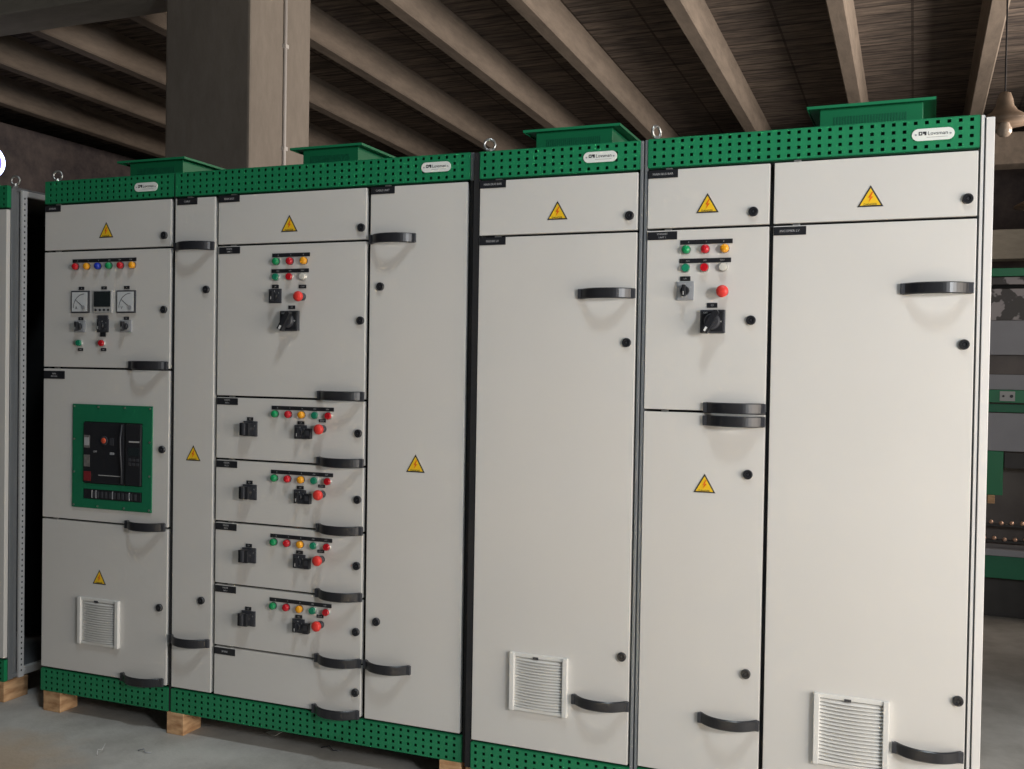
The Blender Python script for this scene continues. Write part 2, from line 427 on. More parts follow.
def p_triangle(par, x, z, s=0.075):
    x += 0.002
    m = MB(); h = s*0.866
    t = lambda q, y0, y1, k: m.prism([(x-q*s/2, z-h*q/2+(1-q)*h*-0.167*0), (x+q*s/2, z-h*q/2), (x, z+h*q/2)], y0, y1, k)
    t(1.0, -0.0012, 0.0, 'text')
    cz = z-h/2+h/3
    q = 0.80
    m.prism([(x-q*s/2, cz-q*h/3), (x+q*s/2, cz-q*h/3), (x, cz+q*h*2/3)], -0.0020, -0.0012, 'yellow')
    bx = [(0.004, 0.021), (-0.007, 0.003), (-0.001, 0.004), (-0.005, -0.010), (0.008, 0.007), (0.001, 0.007), (0.008, 0.021)]
    f = s/0.075
    m.prism([(x+a*f, cz+0.002*f+b*f) for a, b in bx], -0.0028, -0.0020, 'orange')
    m.text('DANGER', x, cz-0.0145*f, -0.0020, 0.0095*f, 'text', 0.0005)
    o = m.build('warning_sign', par); o['label'] = 'yellow triangular high voltage warning sticker'; return o
_me = {}
def shared(key, name, par, loc, make):
    if key not in _me:
        o = make().build(name, par, loc); _me[key] = o.data; return o
    return link(name, _me[key], par, loc)
def p_lock(par, x, z):
    def mk():
        m = MB().lathe((0,0,0), (0,-1,0), [(0,0.0155),(0.007,0.0155),(0.0095,0.0135),(0.0095,0.0085),(0.006,0.008)], 'black', 20, False)
        m.lathe((0,-0.005,0), (0,-1,0), [(0,0.0045),(0.004,0.0045)], 'bgrey', 3, False)
        return m
    return shared('lock', 'cam_lock', par, (x+0.003, 0, z-0.002), mk)
def p_nameplate(par, x, z, txt, w=0.1, h=0.027):
    """x left edge, z top edge"""
    m = MB().box(x, x+w, -0.0022, 0, z-h, z, 'black', 0.0007)
    L = txt.split('/')
    for i, s in enumerate(L):
        zz = z-h/2+(len(L)-1)*0.0055-i*0.011
        m.text(s, x+w/2, zz, -0.0022, 0.0105 if len(L) == 1 else 0.0082, 'ltext', 0.0004)
    return m.build('name_plate', par)
def p_tag(par, x, z, txt, w=0.026, h=0.013):
    m = MB().box(x-w/2, x+w/2, -0.003, 0, z-h/2, z+h/2, 'black', 0.0006)
    m.text(txt, x, z, -0.003, 0.0075, 'ltext', 0.0003)
    return m.build('label_tag', par)
def p_strip(par, x0, x1, z, words, h=0.015):
    m = MB().box(x0, x1, -0.0025, 0, z-h/2, z+h/2, 'black', 0.0006)
    n = len(words)
    for i, s in enumerate(words):
        m.text(s, x0+(x1-x0)*(i+0.5)/n, z, -0.0025, 0.0072, 'ltext', 0.0003)
    return m.build('label_strip', par)
NAMEC = {'lred':'red','lgreen':'green','lteal':'dark green','lamber':'amber','lblue':'blue','lwhite':'clear white'}
def p_lamp(par, x, z, col, kind='pilot_lamp'):
    def mk():
        if kind == 'pilot_lamp':
            m = MB().lathe((0,0,0), (0,-1,0), [(0,0.0150),(0.003,0.0150),(0.004,0.0145)], 'bgrey', 20, False)
            m.lathe((0,-0.004,0), (0,-1,0), [(0,0.0146),(0.009,0.0144),(0.0135,0.0125),(0.0165,0.0085),(0.018,0.003)], col, 20, True)
        else:
            m = MB().lathe((0,0,0), (0,-1,0), [(0,0.0152),(0.005,0.0152),(0.0065,0.0142),(0.0065,0.0130),(0.006,0.0130)], 'chrome', 20, False)
            m.lathe((0,-0.004,0), (0,-1,0), [(0,0.0132),(0.010,0.0132),(0.012,0.0118),(0.0125,0.003)], col, 20, False)
        return m
    o = shared((kind, col), kind, par, (x+0.0045, 0, z-0.001), mk)
    o['label'] = '%s %s' % (NAMEC[col], 'pilot lamp' if kind == 'pilot_lamp' else 'push button')
    return o
def p_stop(par, x, z):
    def mk():
        m = MB().lathe((0,0,0), (0,-1,0), [(0,0.0150),(0.012,0.0150),(0.014,0.013),(0.014,0.009),(0.026,0.009)], 'bgrey', 20, False)
        m.lathe((0,-0.024,0), (0,-1,0), [(0,0.012),(0.002,0.0185),(0.008,0.0200),(0.014,0.0190),(0.019,0.0145),(0.021,0.007),(0.0215,0.001)], 'stop', 24, True)
        return m
    o = shared('stop', 'emergency_stop_button', par, (x+0.005, 0, z-0.007), mk); o['label'] = 'red mushroom emergency stop button'; return o
def p_selector(par, x, z, w=0.055, h=0.06, dark=False, extra=None):
    def mk():
        m = MB().box(-w/2, w/2, -0.007, 0, -h/2, h/2, 'bgrey' if dark else 'sgrey', 0.002)
        m.box(-w/2+0.005, w/2-0.005, -0.0085, -0.007, -h/2+0.005, h/2-0.005, 'sgrey' if not dark else 'bgrey')
        m.lathe((0,-0.007,0), (0,-1,0), [(0,0.0155),(0.010,0.0150),(0.012,0.0135)], 'black', 20, False)
        m.box(-0.0055, 0.0055, -0.033, -0.017, -0.019, 0.019, 'black', 0.002)
        m.box(-0.001, 0.001, -0.0335, -0.033, -0.015, -0.003, 'white')
        m.text('0', 0, h/2-0.009, -0.0085, 0.007, 'white', 0.0003)
        m.text('1', w/2-0.009, 0.012, -0.0085, 0.007, 'white', 0.0003)
        if extra == 'block':
            m.box(w/2, w/2+0.024, -0.018, 0, -h/2+0.002, h/2-0.012, 'black', 0.002)
            m.box(w/2+0.004, w/2+0.020, -0.019, -0.018, -0.012, 0.006, 'bgrey')
        if extra == 'tall':
            m.box(-w/2+0.003, w/2-0.003, -0.006, 0, h/2, h/2+0.016, 'bgrey', 0.002)
            m.box(-0.014, 0.014, -0.004, 0, -h/2-0.018, -h/2, 'black', 0.001)
        return m
    return shared(('sel', w, h, dark, extra), 'selector_switch', par, (x+0.003, 0, z), mk)
def p_isolator(par, x, z, s=0.08):
    def mk():
        m = MB().box(-s/2, s/2, -0.016, 0, -s/2+0.002, s/2-0.002, 'bgrey', 0.003)
        m.box(-s/2+0.006, s/2-0.006, -0.018, -0.016, -s/2+0.008, s/2-0.008, 'black')
        m.lathe((0,-0.016,0), (0,-1,0), [(0,0.027),(0.012,0.025),(0.016,0.022)], 'bgrey', 24, False)
        # lever turned about 30 degrees
        a = math.radians(60); ca, sa = math.cos(a), math.sin(a)
        P = lambda u, v: (u*ca-v*sa, u*sa+v*ca)
        m.prism([P(-0.040, -0.011), P(0.036, -0.009), P(0.041, 0.0), P(0.036, 0.009), P(-0.040, 0.011)], -0.052, -0.028, 'black')
        m.prism([P(-0.037, -0.0035), P(-0.022, -0.0035), P(-0.022, 0.0035), P(-0.037, 0.0035)], -0.0535, -0.052, 'white')
        m.text('OFF', -s/2+0.018, s/2-0.012, -0.018, 0.008, 'white', 0.0003)
        m.text('ON', s/2-0.016, 0.0, -0.018, 0.008, 'white', 0.0003)
        return m
    return shared(('iso', s), 'rotary_isolator', par, (x+0.004, 0, z-0.003), mk)
def p_handle(par, x0, x1, z, h=0.035):
    L = x1-x0
    def mk():
        n = 22; t = 0.009; out = []; inn = []
        for i in range(n+1):
            a = i/n; yy = -0.048*(1-abs(2*a-1)**2.6)
            xx = a*L
            out.append((xx, yy-0.004)); inn.append((t+(L-2*t)*a, min(yy+t, 0.0)+0.001 if 0 < i < n else 0.0))
        poly = [(0.0, 0.0)]+out+[(L, 0.0)]+inn[::-1]
        # build swept strip directly with rounded (chamfered) edges
        m = MB(); prof = [(-h/2+0.003, 0), (-h/2, 0.003), (-h/2, 0.006), (-h/2+0.003, t), (h/2-0.003, t), (h/2, 0.006), (h/2, 0.003), (h/2-0.003, 0)]
        vs = []; fs = []; q = len(prof)
        path = []
        for i in range(n+1):
            a = i/n
            path.append(Vector((a*L, -0.048*(1-abs(2*a-1)**2.4)-0.001)))
        for i, p in enumerate(path):
            dd = (path[min(i+1, n)]-path[max(i-1, 0)]).normalized()
            nn = Vector((-dd.y, dd.x))      # towards the door
            for zz, s_ in prof:
                w = p+nn*s_
                vs.append((w.x, min(w.y, 0.0) if 0 < i < n else w.y, zz))
        for i in range(n):
            for j in range(q):
                fs.append((i*q+j, i*q+(j+1) % q, (i+1)*q+(j+1) % q, (i+1)*q+j))
        fs.append(tuple(range(q))); fs.append(tuple(n*q+j for j in range(q-1, -1, -1)))
        m.raw(vs, fs, 'black')
        m.box(-0.004, 0.014, -0.012, 0, -h/2+0.001, h/2-0.001, 'bgrey', 0.002)
        m.box(L-0.014, L+0.004, -0.012, 0, -h/2+0.001, h/2-0.001, 'bgrey', 0.002)
        return m
    o = shared(('handle', round(L, 3), h), 'pull_handle', par, (x0, 0, z-0.003-(0.005 if 0.2 < z < 1.0 else 0)+(0.010 if z < 0.2 else 0)), mk)
    o['label'] = 'black bowed plastic pull handle'; return o
def p_hinge(par, x, z):
    return shared('hinge', 'hinge_pin', par, (x, 0, z), lambda: MB().box(-0.011, 0.011, 0.001, 0.014, -0.0035, 0.0065, 'chrome', 0.0015))
def door(root, x0, x1, z0, z1, hinge=True, name='door'):
    m = MB().box(x0, x1, 0.0, 0.021, z0+0.004, z1-0.004, 'door', 0.0022)
    o = m.build(name, root)
    if hinge: p_hinge(o, x0+0.07, z1-0.0045)
    return o
def p_grille(par, x0, x1, z0, z1):
    m = MB(); fr = 0.017
    m.box(x0, x0+fr, -0.016, 0, z0, z1, 'grille', 0.002)
    m.box(x1-fr, x1, -0.016, 0, z0, z1, 'grille', 0.002)
    m.box(x0+fr, x1-fr, -0.011, 0, z1-0.014, z1, 'grille', 0.002)
    m.box(x0+fr, x1-fr, -0.011, 0, z0, z0+0.012, 'grille', 0.002)
    m.box(x0+fr, x1-fr, -0.0015, 0, z0+0.01, z1-0.01, 'body')
    m.box((x0+x1)/2-0.02, (x0+x1)/2+0.0, -0.013, -0.004, z1-0.016, z1-0.008, 'bgrey')
    o = m.build('ventilation_grille', par); o['label'] = 'pale louvred ventilation grille'
    n = 17; a0, a1 = z0+0.014, z1-0.016; wn = x1-x0-2*fr
    s = MB()
    for i in range(n):
        zc = a0+(a1-a0)*(i+0.5)/n; seg = 8; vs = []; fs = []
        for q in range(seg+1):
            xx = x0+fr+wn*q/seg; bow = -0.010*(1-(2*q/seg-1)**2)
            vs += [(xx, bow-0.006, zc-0.0042), (xx, bow-0.0045, zc-0.0042), (xx, -0.001, zc+0.0030), (xx, -0.001, zc+0.0044), (xx, bow-0.006, zc-0.0020)]
        for q in range(seg):
            for j in range(5):
                fs.append((q*5+j, q*5+(j+1) % 5, (q+1)*5+(j+1) % 5, (q+1)*5+j))
        fs.append((0, 1, 2, 3, 4)); fs.append(tuple(seg*5+j for j in range(4, -1, -1)))
        s.raw(vs, fs, 'grille')
    # louvres belong to the same grille mesh
    me = o.data; bm = bmesh.new(); bm.from_mesh(me)
    off = len(bm.verts)
    nv = [bm.verts.new(p) for p in s.v]
    mi = list(m.mats).index('grille')
    for f in s.f:
        ff = bm.faces.new([nv[i] for i in f]); ff.material_index = mi
    bmesh.ops.recalc_face_normals(bm, faces=bm.faces)
    bm.to_mesh(me); bm.free()
    return o
def p_meter(par, x0, x1, z0, z1, letter):
    m = MB().box(x0, x1, -0.009, 0, z0, z1, 'bgrey', 0.002)
    m.box(x0+0.006, x1-0.006, -0.0105, -0.009, z0+0.006, z1-0.006, 'meterface')
    cx, cz, R = x1-0.022, z0+0.022, (x1-x0)*0.62
    pts = [(cx-R*math.sin(a*PI/2/14), cz+R*math.cos(a*PI/2/14)) for a in range(15)]
    pts2 = [(cx-(R-0.0022)*math.sin(a*PI/2/14), cz+(R-0.0022)*math.cos(a*PI/2/14)) for a in range(15)]
    m.prism(pts+pts2[::-1], -0.0111, -0.0105, 'text')
    a = 0.95; m.prism([(cx-0.001, cz), (cx+0.001, cz+0.001), (cx-R*0.95*math.sin(a)+0.001, cz+R*0.95*math.cos(a)), (cx-R*0.95*math.sin(a), cz+R*0.95*math.cos(a)-0.001)], -0.0118, -0.0111, 'text')
    m.cyl((cx, -0.0105, cz), (0,-1,0), 0.004, 0.009, 'sgrey', 14)
    m.text(letter, x0+0.03, z0+0.022, -0.0105, 0.018, 'text', 0.0004)
    o = m.build('analogue_meter', par); o['label'] = 'square white faced analogue meter'; return o
def p_digital(par, x0, x1, z0, z1):
    m = MB().box(x0, x1, -0.010, 0, z0, z1, 'bezel', 0.002)
    m.box(x0+0.006, x1-0.006, -0.012, -0.010, z0+0.026, z1-0.004, 'screen')
    for i in range(4):
        xx = x0+0.016+i*(x1-x0-0.032)/3
        m.cyl((xx, -0.010, z0+0.013), (0,-1,0), 0.003, 0.0048, 'black', 12)
    o = m.build('digital_meter', par); o['label'] = 'digital power meter with dark display and four buttons'; return o
def p_breaker(par):
    # all measures in the cabinet's own frame
    x0, x1, z0, z1 = 0.171, 0.592, 0.809, 1.248
    m = MB(); rx0, rx1, rz0, rz1 = 0.232, 0.544, 0.913, 1.176; sx0, sx1, sz0, sz1 = 0.236, 0.539, 0.848, 0.890
    y0, y1 = -0.006, -0.0005
    for a in ((x0, rx0, z0, z1), (rx1, x1, z0, z1), (rx0, rx1, rz1, z1), (rx0, rx1, sz1, rz0), (rx0, rx1, z0, sz0)):
        m.box(a[0], a[1], y0, y1, a[2], a[3], 'gdark')
    m.box(rx0, rx1, -0.0016, -0.0006, sz0-0.002, rz1+0.002, 'gasket')
    for i, xx in enumerate((x0+0.01, x0+0.14, x0+0.28, x1-0.01)):
        for zz in (z0+0.01, z1-0.01): m.cyl((xx, y0, zz), (0,-1,0), 0.003, 0.0042, 'chrome', 10)
    for zz in (z0+0.15, z0+0.29):
        for xx in (x0+0.01, x1-0.01): m.cyl((xx, y0, zz), (0,-1,0), 0.003, 0.0042, 'chrome', 10)
    fr = m.build('breaker_frame', par); fr['label'] = 'green screwed frame plate around the breaker'
    b = MB()
    b.box(0.236, 0.448, -0.012, -0.0016, 0.917, 1.172, 'black', 0.004)
    b.box(0.462, 0.541, -0.014, -0.0016, 0.917, 1.172, 'black', 0.004)
    b.box(0.448, 0.462, -0.006, -0.0016, 0.917, 1.172, 'gasket')
    # lever slot guard, curved
    b.tube([(0.444, -0.015, 1.168), (0.444, -0.024, 1.11), (0.452, -0.030, 1.045), (0.452, -0.024, 0.98), (0.444, -0.015, 0.922)], 0.0035, 'bgrey', 8)
    b.lathe((0.349, -0.012, 1.098), (0,-1,0), [(0,0.019),(0.003,0.019),(0.004,0.016)], 'bgrey', 20, False)
    b.lathe((0.349, -0.014, 1.098), (0,-1,0), [(0,0.012),(0.004,0.012),(0.006,0.009)], 'dred2', 20, True)
    b.box(0.240, 0.272, -0.0135, -0.012, 1.065, 1.118, 'mgrey', 0.001)
    b.box(0.243, 0.268, -0.0145, -0.0135, 1.075, 1.108, 'ltext')
    b.box(0.240, 0.272, -0.0135, -0.012, 0.985, 1.035, 'mgrey', 0.001)
    b.box(0.240, 0.278, -0.0135, -0.012, 0.925, 0.965, 'dred', 0.001)
    b.box(0.380, 0.402, -0.0135, -0.012, 1.040, 1.050, 'sgrey')
    b.box(0.378, 0.400, -0.0135, -0.012, 1.080, 1.110, 'bgrey', 0.001)
    b.box(0.320, 0.436, -0.0135, -0.012, 0.950, 0.953, 'bezel')
    b.box(0.482, 0.535, -0.0155, -0.014, 1.096, 1.102, 'bezel')
    b.box(0.478, 0.535, -0.0150, -0.014, 1.040, 1.075, 'screen')
    for i in range(3):
        for j in range(2): b.box(0.480+i*0.020, 0.494+i*0.020, -0.0158, -0.014, 1.000+j*0.018, 1.012+j*0.018, 'bgrey', 0.001)
    b.text('OFF', 0.30, 1.05, -0.012, 0.012, 'ltext', 0.0003)
    br = b.build('circuit_breaker', par); br['label'] = 'black air circuit breaker face with red button'
    t = MB().box(sx0, sx1, -0.008, -0.0016, sz0+0.002, sz1-0.002, 'black', 0.002)
    for i in range(11):
        xx = sx0+0.05+i*0.022
        t.box(xx, xx+0.012, -0.011, -0.008, sz0+0.008, sz1-0.008, 'bgrey', 0.001)
        if i in (0, 1, 5, 9): t.box(xx-0.004, xx-0.001, -0.012, -0.008, sz0+0.006, sz1-0.004, 'sgrey')
    o = t.build('terminal_slot', par)
def eyebolt(root, x, y, ang=0.3):
    m = MB().cyl((x, y, 2.2), (0,0,1), 0.006, 0.016, 'chrome', 12)
    m.cyl((x, y, 2.2), (0,0,1), 0.016, 0.008, 'chrome', 10)
    m.torus((x, y, 2.2+0.030), 0.0195, 0.0050, (math.sin(ang), -math.cos(ang), 0), 'chrome', 28, 10)
    o = m.build('lifting_eye', root); o['label'] = 'bright steel lifting eye on the roof corner'; return o
def p_brand(root, x, z):
    w, h = 0.118, 0.036; r = h/2; m = MB(); P = []
    for i in range(13): a = -PI/2+PI*i/12; P.append((x+w/2-r+r*math.cos(a), z+r*math.sin(a)))
    for i in range(13): a = PI/2+PI*i/12; P.append((x-w/2+r+r*math.cos(a), z+r*math.sin(a)))
    m.prism(P, -0.0035, -0.0008, 'plate')
    for sx in (-1, 1): m.cyl((x+sx*(w/2-0.011), -0.0035, z), (0,-1,0), 0.0012, 0.0028, 'sgrey', 12)
    # two-letter mark, then the maker's name and a small line under it
    m.box(x-0.040, x-0.030, -0.0041, -0.0035, z-0.002, z+0.009, 'text'); m.box(x-0.0285, x-0.0185, -0.0041, -0.0035, z-0.002, z+0.009, 'text')
    m.box(x-0.037, x-0.033, -0.0043, -0.0041, z+0.001, z+0.006, 'plate'); m.box(x-0.0285, x-0.024, -0.0043, -0.0041, z-0.002, z+0.002, 'plate')
    m.text('Lovsman', x+0.013, z+0.0032, -0.0035, 0.0158, 'text', 0.0005)
    m.box(x-0.018, x+0.040, -0.0038, -0.0035, z-0.0095, z-0.0080, 'bezel')
    o = m.build('brand_plate', root); o['label'] = 'white rounded maker plate with dark lettering'; return o
def hood(root, x0, x1, y0=0.14, y1=0.60):
    m = MB(); ov = 0.038; z0, z1 = 2.205, 2.298
    bx0, bx1, by0, by1 = x0+ov, x1-ov, y0+ov, y1-ov
    m.box(bx0, bx1, by0, by1, z0, z1, 'green', 0.002)
    m.box(x0, x1, y0, y1, z1, z1+0.003, 'green')
    m.box(x0, x1, y0, y0+0.002, z1-0.006, z1, 'green'); m.box(x0, x0+0.002, y0, y1, z1-0.006, z1, 'green'); m.box(x1-0.002, x1, y0, y1, z1-0.006, z1, 'green')
    n = 26; w = (bx1-bx0)*0.72; a = (bx0+bx1)/2-w/2
    for i in range(n):
        xx = a+w*i/n; m.box(xx, xx+w/n*0.5, by0-0.0015, by0+0.001, z0+0.018, z1-0.028, 'gdark')
    for sx in (bx0-0.012, bx1+0.002):
        m.box(sx, sx+0.010, by0, by0+0.03, z0-0.002, z0+0.008, 'green')
        m.cyl((sx+0.005, by0+0.008, z0+0.006), (0,0,1), 0.006, 0.005, 'chrome', 8)
    o = m.build('roof_ventilation_hood', root); o['label'] = 'green louvred ventilation hood on the roof'; return o
def cabinet(x0, dy, dz, yaw, tilt, W, label, side_open=False, depth=0.8, pitch=0.0312):
    r = empty('switchgear_cabinet', (x0, dy, dz+ZB), (-tilt, 0, math.atan(yaw)))
    tag(r, label, 'cabinet', 'switchgear cabinets standing in a row')
    b = MB()
    b.box(0.0, W, depth-0.01, depth, 0.0, 2.2, 'body')           # back
    if not side_open:
        b.box(W-0.012, W+0.004, 0.03, depth, 0.0, 2.2, 'body')
    b.box(-0.004, 0.012, 0.03, depth, 0.0, 2.2, 'body')
    b.box(0.0, W, 0.03, depth, 2.185, 2.2, 'body')                   # roof
    b.box(0.0, W, 0.03, depth, 0.005, 0.02, 'body')
    if not side_open: b.box(0.0, W, 0.030, 0.036, 0.02, 2.185, 'gasket')   # dark behind the door gaps
    b.build('housing', r)
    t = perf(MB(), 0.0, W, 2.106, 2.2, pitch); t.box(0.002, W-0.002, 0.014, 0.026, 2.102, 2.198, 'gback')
    t.build('top_fascia', r)['label'] = 'green perforated top fascia'
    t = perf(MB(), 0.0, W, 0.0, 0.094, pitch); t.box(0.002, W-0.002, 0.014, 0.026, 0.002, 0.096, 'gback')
    t.build('plinth', r)['label'] = 'green perforated plinth strip'
    return r
def post(root, x0, x1, z0=0.0, z1=2.2, y0=0.003, y1=0.03, k='frame', name='frame_post'):
    return MB().box(x0, x1, y0, y1, z0, z1, k, 0.0015).build(name, root)

# ---------------- cabinet with meters and main breaker
C1 = cabinet(0.0084, -0.010, 0.0012, 0.0124, 0.0015, 0.682, 'narrow incomer cabinet with meters and green framed breaker, left of the wide feeder cabinet')
eyebolt(C1, 0.038, 0.03); p_brand(C1, 0.545, 2.151); hood(C1, 0.26, 0.62)
dd = door(C1, 0.0, 0.672, 1.9, 2.1); p_nameplate(dd, 0.0, 2.096, 'BUSBAR', 0.088); p_triangle(dd, 0.335, 1.982); p_lock(dd, 0.638, 1.951)
dd = door(C1, 0.0, 0.672, 1.4, 1.9); p_lock(dd, 0.640, 1.648); p_handle(dd, 0.473, 0.664, 1.420)
p_strip(dd, 0.158, 0.498, 1.855, ['R', 'Y', 'B', 'ON', 'OFF', 'TRIP'])
for x, k in zip((0.174, 0.2355, 0.295, 0.354, 0.4155, 0.477), ('lred', 'lamber', 'lblue', 'lgreen', 'lred', 'lamber')): p_lamp(dd, x, 1.832, k)
p_meter(dd, 0.158, 0.253, 1.634, 1.728, 'A'); p_digital(dd, 0.279, 0.378, 1.633, 1.728); p_meter(dd, 0.402, 0.499, 1.633, 1.727, 'V')
for x, s in ((0.208, 'A'), (0.330, 'kW'), (0.450, 'V')): p_tag(dd, x, 1.739, s, 0.028, 0.013)
p_selector(dd, 0.201, 1.577, 0.058, 0.05); p_tag(dd, 0.206, 1.610, 'AS')
p_selector(dd, 0.324, 1.580, 0.060, 0.056, True, 'tall')
p_selector(dd, 0.447, 1.578, 0.058, 0.05); p_tag(dd, 0.450, 1.611, 'VS')
p_lamp(dd, 0.198, 1.508, 'lteal', 'push_button'); p_lamp(dd, 0.320, 1.508, 'lred', 'push_button')
p_tag(dd, 0.206, 1.479, 'ON'); p_tag(dd, 0.331, 1.480, 'OFF')
dd = door(C1, 0.0, 0.672, 0.75, 1.4); p_nameplate(dd, 0.003, 1.386, 'MAIN/INCOMER', 0.116, 0.034); p_lock(dd, 0.639, 1.075); p_handle(dd, 0.462, 0.659, 0.762); p_breaker(dd)
dd = door(C1, 0.0, 0.672, 0.1, 0.75); p_triangle(dd, 0.317, 0.519, 0.07); p_lock(dd, 0.634, 0.424); p_grille(dd, 0.214, 0.432, 0.230, 0.428); p_handle(dd, 0.447, 0.658, 0.108)
post(C1, 0.684, 0.6905, k='gasket')

# ---------------- wide feeder cabinet
C2 = cabinet(0.705, 0.0031-0.213*0.0066, 0, 0.0066, -0.0017, 1.305, 'widest cabinet with a column of five drawer doors between two tall doors')
p_brand(C2, 1.173, 2.156); hood(C2, 0.45, 0.78)
dd = door(C2, 0.0, 0.196, 0.1, 2.1); p_nameplate(dd, 0.010, 2.096, 'CABLE'); p_handle(dd, 0.004, 0.193, 1.903); p_lock(dd, 0.156, 1.728); p_triangle(dd, 0.099, 1.067, 0.072); p_lock(dd, 0.146, 0.475); p_handle(dd, -0.003, 0.187, 0.311)
X0, X1 = 0.213, 0.885
dd = door(C2, X0, X1, 1.9, 2.1); p_nameplate(dd, X0+0.002, 2.097, 'MAIN BUS'); p_triangle(dd, 0.545, 1.976); p_lock(dd, 0.863, 1.950)
def duty(dd, ox, oz=0.0):
    """two lamp rows, selector, emergency stop and isolator; ox = x of the first lamp"""
    p_strip(dd, ox-0.016, ox+0.155, 1.854+oz, ['R', 'Y', 'B'])
    for i, k in enumerate(('lgreen', 'lred', 'lamber')): p_lamp(dd, ox+0.063*i, 1.831+oz, k)
    p_strip(dd, ox-0.018, ox+0.151, 1.793+oz, ['ON', 'OFF', 'TEST'])
    for i, k in enumerate(('lteal', 'lred', 'lwhite')): p_lamp(dd, ox+0.0615*i, 1.771+oz, k, 'push_button')
dd = door(C2, X0, X1, 1.3, 1.9); p_nameplate(dd, X0+0.006, 1.893, 'FEEDER/UNIT 1'); duty(dd, 0.487)
p_selector(dd, 0.485, 1.696, 0.056, 0.056, True); p_tag(dd, 0.487, 1.733, 'L/R', 0.03, 0.014); p_stop(dd, 0.606, 1.699); p_tag(dd, 0.611, 1.731, 'STOP', 0.032, 0.014)
p_isolator(dd, 0.554, 1.602, 0.082); p_tag(dd, 0.563, 1.652, 'Q1', 0.03, 0.014); p_lock(dd, 0.864, 1.602); p_handle(dd, 0.690, 0.884, 1.319)
for i, z1 in enumerate((1.3, 1.05, 0.8, 0.55)):
    dd = door(C2, X0, X1, z1-0.25, z1, name='drawer_door')
    p_nameplate(dd, X0+0.003, z1-0.006, 'FEEDER/NO.%d' % (i+2))
    p_selector(dd, 0.376, z1-0.124, 0.064, 0.060, True); 
    # tall isolating body on the first switch
    shared('drawer_body', 'switch_body', dd, (0.372, 0, z1-0.124), lambda: MB().box(-0.024, 0.020, -0.034, 0, -0.026, 0.024, 'black', 0.003).box(-0.006, 0.006, -0.044, -0.034, -0.022, 0.022, 'bgrey', 0.002))
    p_tag(dd, 0.376, z1-0.086, 'Q%d' % (i+2), 0.028, 0.014)
    p_strip(dd, 0.476, 0.756, z1-0.038, ['R', 'Y', 'B', 'ON', 'OFF'])
    for x, k, kd in zip((0.490, 0.551, 0.611, 0.671, 0.731), ('lgreen', 'lred', 'lamber', 'lteal', 'lred'), ('pilot_lamp',)*3+('push_button',)*2): p_lamp(dd, x, z1-0.061, k, kd)
    p_selector(dd, 0.608, z1-0.128, 0.054, 0.054, True, 'block'); p_tag(dd, 0.611, z1-0.093, 'L/R', 0.030, 0.013)
    p_stop(dd, 0.704, z1-0.106); p_tag(dd, 0.706, z1-0.082, 'STOP', 0.030, 0.012)
    p_lock(dd, 0.861, z1-0.122); p_handle(dd, 0.691, 0.885, z1-0.25+0.017)
dd = door(C2, X0, X1, 0.1, 0.3, name='drawer_door'); p_nameplate(dd, X0+0.002, 0.294, 'SPARE'); p_lock(dd, 0.862, 0.198); p_handle(dd, 0.682, 0.880, 0.106)
dd = door(C2, 0.9035, 1.297, 0.1, 2.1); p_nameplate(dd, 0.9045, 2.096, 'CABLE UNIT'); p_handle(dd, 0.906, 1.092, 1.905); p_lock(dd, 0.947, 1.728); p_triangle(dd, 1.103, 1.075, 0.076); p_lock(dd, 0.948, 0.476); p_handle(dd, 0.904, 1.094, 0.318)
post(C2, 1.308, 1.321, z0=2.1); post(C2, 1.308, 1.320, z1=2.1, k='gasket')

# ---------------- single door cabinet
C3 = cabinet(2.0586, -0.0119, -0.0045, 0.0018, 0.0020, 0.580, 'single column cabinet with one tall door, between the wide cabinet and the right end one', pitch=0.0321)
eyebolt(C3, 0.022, 0.03); p_brand(C3, 0.443, 2.155); hood(C3, 0.105, 0.47)
dd = door(C3, 0.0, 0.575, 1.9, 2.1); p_nameplate(dd, 0.0, 2.097, 'MAIN BUS BAR'); p_triangle(dd, 0.291, 1.981, 0.074); p_lock(dd, 0.546, 1.954)
dd = door(C3, 0.0, 0.575, 0.1, 1.9); p_nameplate(dd, 0.002, 1.896, 'FEEDER LV'); p_handle(dd, 0.378, 0.571, 1.695); p_lock(dd, 0.544, 1.529); p_lock(dd, 0.547, 0.471)
p_grille(dd, 0.148, 0.361, 0.237, 0.440); p_handle(dd, 0.380, 0.575, 0.312)
post(C3, -0.026, -0.0035, k='gasket'); post(C3, 0.582, 0.5915, k='frame')

# ---------------- two column cabinet on the right
C4 = cabinet(2.6672, -0.0053, -0.0016, -0.0119, 0.0017, 0.999, 'two column cabinet at the right end with e-stop panel and tall door beside it', pitch=0.0309)
eyebolt(C4, 0.018, 0.03, 1.1); p_brand(C4, 0.873, 2.1525); hood(C4, 0.49, 0.88)
dd = door(C4, 0.0, 0.397, 1.9, 2.1); p_nameplate(dd, 0.001, 2.096, 'MAIN BUS BAR'); p_triangle(dd, 0.198, 1.980, 0.074); p_lock(dd, 0.345, 1.947)
dd = door(C4, 0.0, 0.397, 1.3, 1.9); p_nameplate(dd, 0.002, 1.892, 'STANDBY/UNIT 1'); duty(dd, 0.129)
p_selector(dd, 0.130, 1.695, 0.057, 0.062); p_tag(dd, 0.132, 1.735, 'L/R', 0.034, 0.015); p_stop(dd, 0.254, 1.697)
p_isolator(dd, 0.222, 1.597, 0.080); p_tag(dd, 0.222, 1.647, 'Q1', 0.034, 0.016); p_lock(dd, 0.344, 1.600); p_handle(dd, 0.204, 0.395, 1.318)
